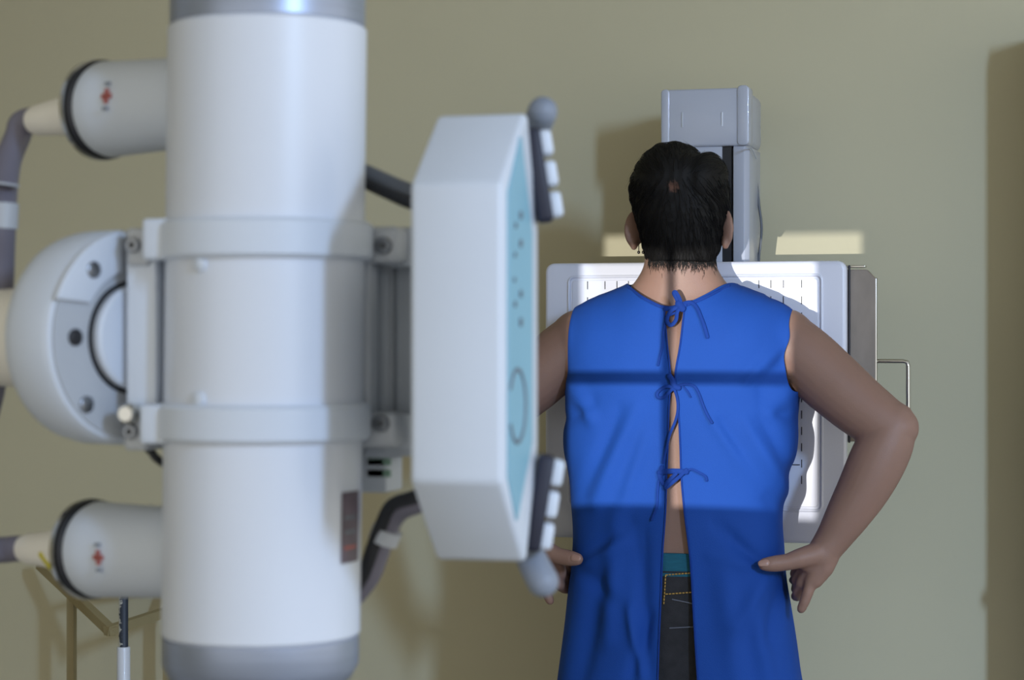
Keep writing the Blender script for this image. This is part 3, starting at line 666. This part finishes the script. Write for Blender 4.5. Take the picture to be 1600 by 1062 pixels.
sd_ = go.modifiers.new('t', 'SOLIDIFY'); sd_.thickness = .0014; sd_.offset = 0
sb = go.modifiers.new('sub', 'SUBSURF'); sb.levels = 1; sb.render_levels = 1
gbv = BVHTree.FromPolygons([v.co+PBASE for v in go.data.vertices], [list(p.vertices) for p in go.data.polygons])
def onback(px, py, lift=.004):
    q = PY(px, py, 3.30); d = (q-Vector((0, 0, CAMZ))).normalized(); hit = gbv.ray_cast(Vector((0, 0, CAMZ)), d, 6)
    yb_ = hit[0].y if hit[0] is not None and hit[0].y < 3.47 else Y0-depth(PY(px, py, 3.36).x-X0, min(1.445, CAMZ+(531-py)/F*3.4))
    return PY(px, py, yb_-lift)
def tape(L, r=.0032, lift=.004, fl=.55, nm='tie'):
    pts = curve([onback(p[0], p[1], lift+(p[2] if len(p) > 2 else 0)) for p in L], 6)
    return MB().sweep(pts, r, 10, fl, up=(.1, -1, .1)).build(nm, M['tie'], go)
# edge bindings
tape([(982, 448), (1000, 462), (1018, 472), (1034, 479), (1050, 480), (1060, 476)], .0026, .003, nm='neck_binding')
tape([(1068, 478), (1090, 470), (1115, 458), (1139, 446)], .0026, .003, nm='neck_binding')
# bows
tape([(1062, 480), (1058, 468), (1053, 458), (1056, 457), (1062, 468), (1064, 478)], .0036, .006)
tape([(1062, 478), (1048, 486), (1042, 500), (1048, 508), (1056, 500), (1058, 488), (1062, 480)], .0034, .007)
tape([(1040, 482), (1052, 482), (1064, 478), (1070, 476)], .0042, .005)
tape([(1062, 476), (1078, 472), (1088, 480), (1096, 498), (1101, 512), (1105, 526)], .0032, .005)
tape([(1056, 488), (1042, 496), (1037, 515), (1035, 540), (1031, 556), (1028, 570)], .0020, .005)
tape([(1060, 474), (1066, 482)], .0058, .007)
tape([(1046, 587), (1050, 593), (1054, 603), (1060, 606)], .0046, .006)
tape([(1052, 604), (1040, 604), (1028, 612), (1027, 620), (1036, 621), (1046, 612), (1053, 605)], .0028, .006)
tape([(1054, 604), (1070, 600), (1084, 603), (1092, 616), (1099, 635), (1106, 650), (1112, 660)], .0024, .005)
tape([(1053, 606), (1058, 622), (1059, 640), (1055, 658), (1046, 680), (1040, 705), (1036, 722)], .0024, .005)
tape([(1066, 602), (1074, 611), (1079, 620)], .0014, .004)
tape([(1030, 738), (1045, 736), (1060, 736), (1072, 737)], .0046, .006)
tape([(1072, 734), (1062, 744), (1050, 754), (1040, 762), (1042, 754), (1056, 740)], .0032, .007)
tape([(1066, 738), (1080, 733), (1092, 738), (1102, 744), (1104, 750)], .0022, .005)
tape([(1038, 738), (1030, 748), (1027, 770), (1026, 790), (1018, 812)], .0022, .005)
tape([(1034, 730), (1030, 742), (1036, 756)], .0036, .006)
# hems along the slit
for s_, nm in ((1, 'slit_hem'), (-1, 'slit_hem')):
    pts = []
    for z in np.linspace(HEM, 1.445, 60):
        x = slit(z, s_); pts.append(drape((X0+x, Y0-depth(x, z), z))+Vector((0, -.0012, 0)))
    MB().sweep(pts, .0016, 6).build(nm, M['tie'], go)

# jeans, briefs band, shoes
jm = MB(); JS = [(.70, .160, .1), (.80, .170, .103), (.90, .168, .103), (.96, .164, .1025), (1.014, .158, .1015)]
def jb(z): return float(cr([j[0] for j in JS], [j[2] for j in JS], z))
jm.rings([[Vector((X0+x, Y0+y, float(z))) for x, y in sect(float(cr([j[0] for j in JS], [j[1] for j in JS], z)), jb(z), 48, 2.5)] for z in np.linspace(.72, 1.012, 20)])
for s_ in (-1, 1): jm.sweep([(X0+s_*.088, Y0, .80), (X0+s_*.09, Y0, .70), (X0+s_*.092, Y0+.005, .48), (X0+s_*.094, Y0-.002, .30), (X0+s_*.096, Y0-.012, .07)], [.094, .09, .072, .064, .058], 28, rnd=False)
je = jm.build('jeans', M['denim'], PER)
MB().rings([[Vector((X0+x, Y0+y, float(z))) for x, y in sect(.1545+.0005*k, .1010+.0012*(k % 2), 48, 2.5)] for k, z in enumerate(np.linspace(1.0, 1.041, 8))]).build('briefs_waistband', M['brief'], PER)
def dashes(L, step, m, nm, w_=.0011):
    mb = MB()
    for (x0, y0, x1, y1) in L:
        n = max(1, int(math.hypot(x1-x0, y1-y0)/step))
        for k in range(n):
            u0, u1 = k/n, (k+.68)/n if step < 40 else (k+1)/n
            q = []
            for u in (u0, u1):
                px, py = x0+(x1-x0)*u, y0+(y1-y0)*u; z = CAMZ+(531-py)/F*3.40; q.append(PY(px, py, Y0-jb(min(z, 1.01))-.0022))
            mb.sweep(q, w_, 6, rnd=False)
    return mb.build(nm, m, je)
for L_ in ((1040, 898, 1080, 895), (1040, 928, 1082, 925), (1040, 898, 1037, 945)): dashes([L_], 5, M['stitch'], 'stitching')['kind'] = 'stuff'
for L_ in ((1050, 936, 1083, 943), (1046, 981, 1084, 979)): dashes([L_], 60, M['thread'], 'pocket_seam')
for s_ in (-1, 1):
    s0 = MB(); s0.sweep([(X0+s_*.097, Y0-.035, .042), (X0+s_*.1, Y0+.03, .042), (X0+s_*.105, Y0+.105, .03)], [.042, .042, .03], 16); s0.box(X0+s_*.1-.042, Y0-.075, 0, X0+s_*.1+.042, Y0+.11, .02, .006); s0.build('shoe', M['wood'], PER)

# hair
HO = [(409, 1017, 1116, .044, .012, -.018), (400, 1012.5, 1121, .050, .0, -.014), (386, 1008, 1125, .066, 0, -.008), (362, 1002, 1131, .082, 0, -.002), (335, 994, 1138, .093, 0, .0), (312, 988, 1139.5, .095, 0, 0), (292, 986, 1137.5, .098, 0, 0), (268, 993, 1132, .095, 0, 0), (250, 1003, 1114, .084, 0, 0), (238, 1013, 1091, .068, 0, 0), (230, 1023, 1082, .052, 0, 0), (225, 1034, 1072, .034, 0, 0), (222.5, 1044, 1062, .016, 0, 0)]
hz_ = [zpy(h[0], 3.49) for h in HO]; hl_ = [PY(h[1], h[0], 3.455).x for h in HO]; hr_ = [PY(h[2], h[0], 3.455).x for h in HO]; hb_ = [h[3] for h in HO]; hy_ = [h[5] for h in HO]
crown = PY(1052, 292, 3.358); notch = PY(1090, 236, 3.44)
RR = []
for z in np.concatenate([np.linspace(hz_[0], hz_[-4], 44), np.linspace(hz_[-4], hz_[-1], 12)[1:]]):
    l, r, b, yo_ = (float(cr(hz_, q, z)) for q in (hl_, hr_, hb_, hy_)); a = (r-l)/2; cx = (l+r)/2; rg2 = []
    for (x, y) in sect(a, b, 72, 2.15):
        p = Vector((cx+x, 3.455+yo_+y, float(z))); v = p-Vector((X0, 3.455, 1.60))
        # parting from the notch to the crown
        e = crown-notch; t = max(-.3, min(1, (p-notch).dot(e)/e.dot(e))); dd = (p-notch-e*t).length
        k = -.0075*math.exp(-(dd/.0075)**2)*(1 if t < .7 else .5)
        k += .0022*math.sin(math.atan2(v.x, v.z)*26+z*60)*.5
        if v.y > .045: k -= .02*(v.y-.045)/.04
        rg2.append(p+v.normalized()*k)
    RR.append(rg2)
def hair_mat():
    m = mat('black_hair', lin(13, 12, 12), .7, var=.3, vscale=90, stretch=(1, 1, .15), spec=.25); nt = m.node_tree; b = nt.nodes['Principled BSDF']
    src = b.inputs['Base Color'].links[0].from_socket; g = nt.nodes.new('ShaderNodeTexCoord'); vm = nt.nodes.new('ShaderNodeVectorMath'); vm.operation = 'DISTANCE'
    nt.links.new(g.outputs['Object'], vm.inputs[0]); vm.inputs[1].default_value = tuple(crown+Vector((-.001, 0, 0))-PBASE)
    n = nt.nodes.new('ShaderNodeTexNoise'); n.inputs['Scale'].default_value = 160; nt.links.new(g.outputs['Object'], n.inputs[0])
    ad = nt.nodes.new('ShaderNodeMath'); ad.operation = 'MULTIPLY_ADD'; ad.inputs[1].default_value = .022; nt.links.new(n.outputs[0], ad.inputs[0]); nt.links.new(vm.outputs['Value'], ad.inputs[2])
    r = nt.nodes.new('ShaderNodeMapRange'); r.inputs[1].default_value = .014; r.inputs[2].default_value = .022; r.inputs[3].default_value = .55; r.inputs[4].default_value = 0; nt.links.new(ad.outputs[0], r.inputs[0])
    x = nt.nodes.new('ShaderNodeMix'); x.data_type = 'RGBA'; nt.links.new(r.outputs[0], x.inputs[0]); nt.links.new(src, x.inputs[6]); x.inputs[7].default_value = lin(120, 84, 68); nt.links.new(x.outputs[2], b.inputs['Base Color']); return m
M['hair'] = hair_mat()
M['strand'] = mat('hair_strands', lin(14, 13, 13), .6, var=.3, vscale=50, spec=.3)
hm = MB().rings(RR); hm.ell(PY(1102, 285, 3.44), (.0365, .078, .0505), Matrix.Rotation(math.radians(10), 3, 'Y'))
tmp = hm.build('hair_parts', None); md = tmp.modifiers.new('r', 'REMESH'); md.mode = 'VOXEL'; md.voxel_size = .0024
ms = tmp.modifiers.new('s', 'SMOOTH'); ms.factor = .5; ms.iterations = 5
hme = bpy.data.meshes.new_from_object(tmp.evaluated_get(bpy.context.evaluated_depsgraph_get())); bpy.data.objects.remove(tmp)
hm = MB(); hm.add([v.co.copy() for v in hme.vertices], [list(p.vertices) for p in hme.polygons]); hair = hm.build('hair', M['hair'], PER, angle=180)
hbv = BVHTree.FromPolygons([Vector(v) for v in hm.v], hm.f)
st = MB()
def strand(p, d, n, step, lift, r, tree, curl=.0, outw=0.):
    pts = []; q = Vector(p)
    for k in range(n):
        co, no, i, ds = tree.find_nearest(q)
        if co is None: return
        if no.dot(co-Vector((X0, 3.455, 1.60))) < 0 and tree is hbv: no = -no
        pts.append(co+no*(lift+outw*k*k)); dd = (d-no*d.dot(no))
        if dd.length < 1e-5: return
        dd.normalize(); d = (dd+no.cross(dd)*curl).normalized(); q = co+d*step
    if len(pts) > 2: st.sweep(pts, [r*(1-.7*k/(n-1)) for k in range(n)], 3, rnd=False, caps=False)
for i in range(2600):
    f = RR[random.randrange(2, len(RR)-1)]; p = f[random.randrange(72)]
    if p.y > 3.53: continue
    away = (p-crown); away.z -= .05 if p.z < 1.66 else .0
    if p.z > 1.66: away = away+Vector((random.uniform(-.01, .01), .02, .0))
    strand(p, away.normalized(), random.randint(5, 8), .0075, random.uniform(.0003, .0018), .00055, hbv, random.uniform(-.12, .12), .00003*random.random())
for i in range(55):             # flyaways over the top and the right lobe
    f = RR[random.randrange(len(RR)-16, len(RR)-2)]; p = f[random.randrange(72)]
    if p.y > 3.50: continue
    strand(p, Vector((random.uniform(-1, 1), random.uniform(-.4, .4), .1)).normalized(), 8, .0075, .0015, .0003, hbv, random.uniform(.05, .3), .00012*random.random())
for i in range(1500):            # short stubble fading out on the nape
    px = random.uniform(1013, 1120); py = 400+abs(random.gauss(0, 8)); q = PY(px, py, 3.38)
    d = (q-Vector((0, 0, CAMZ))).normalized(); hit = pbv.ray_cast(Vector((0, 0, CAMZ)), d, 6)
    if hit[0] is not None: strand(hit[0], Vector((random.uniform(-.5, .5)+(1066-px)*.006, 0, -1)).normalized(), 4, .0026, .0005, .00042, pbv, 0)
so = st.build('hair_strands', M['strand'], hair, angle=180); so['kind'] = 'stuff'
# earrings on the left ear
for px in (998, 1005):
    c0 = PY(px, 382, 3.425); er = MB().sweep([c0, PY(px, 391, 3.424)], .0008, 6).build('earring', M['earring'], PER)
    MB().ell(PY(px, 394, 3.424), (.0026, .0026, .0028), seg=12, ring=8).build('bead', M['earring'], er)
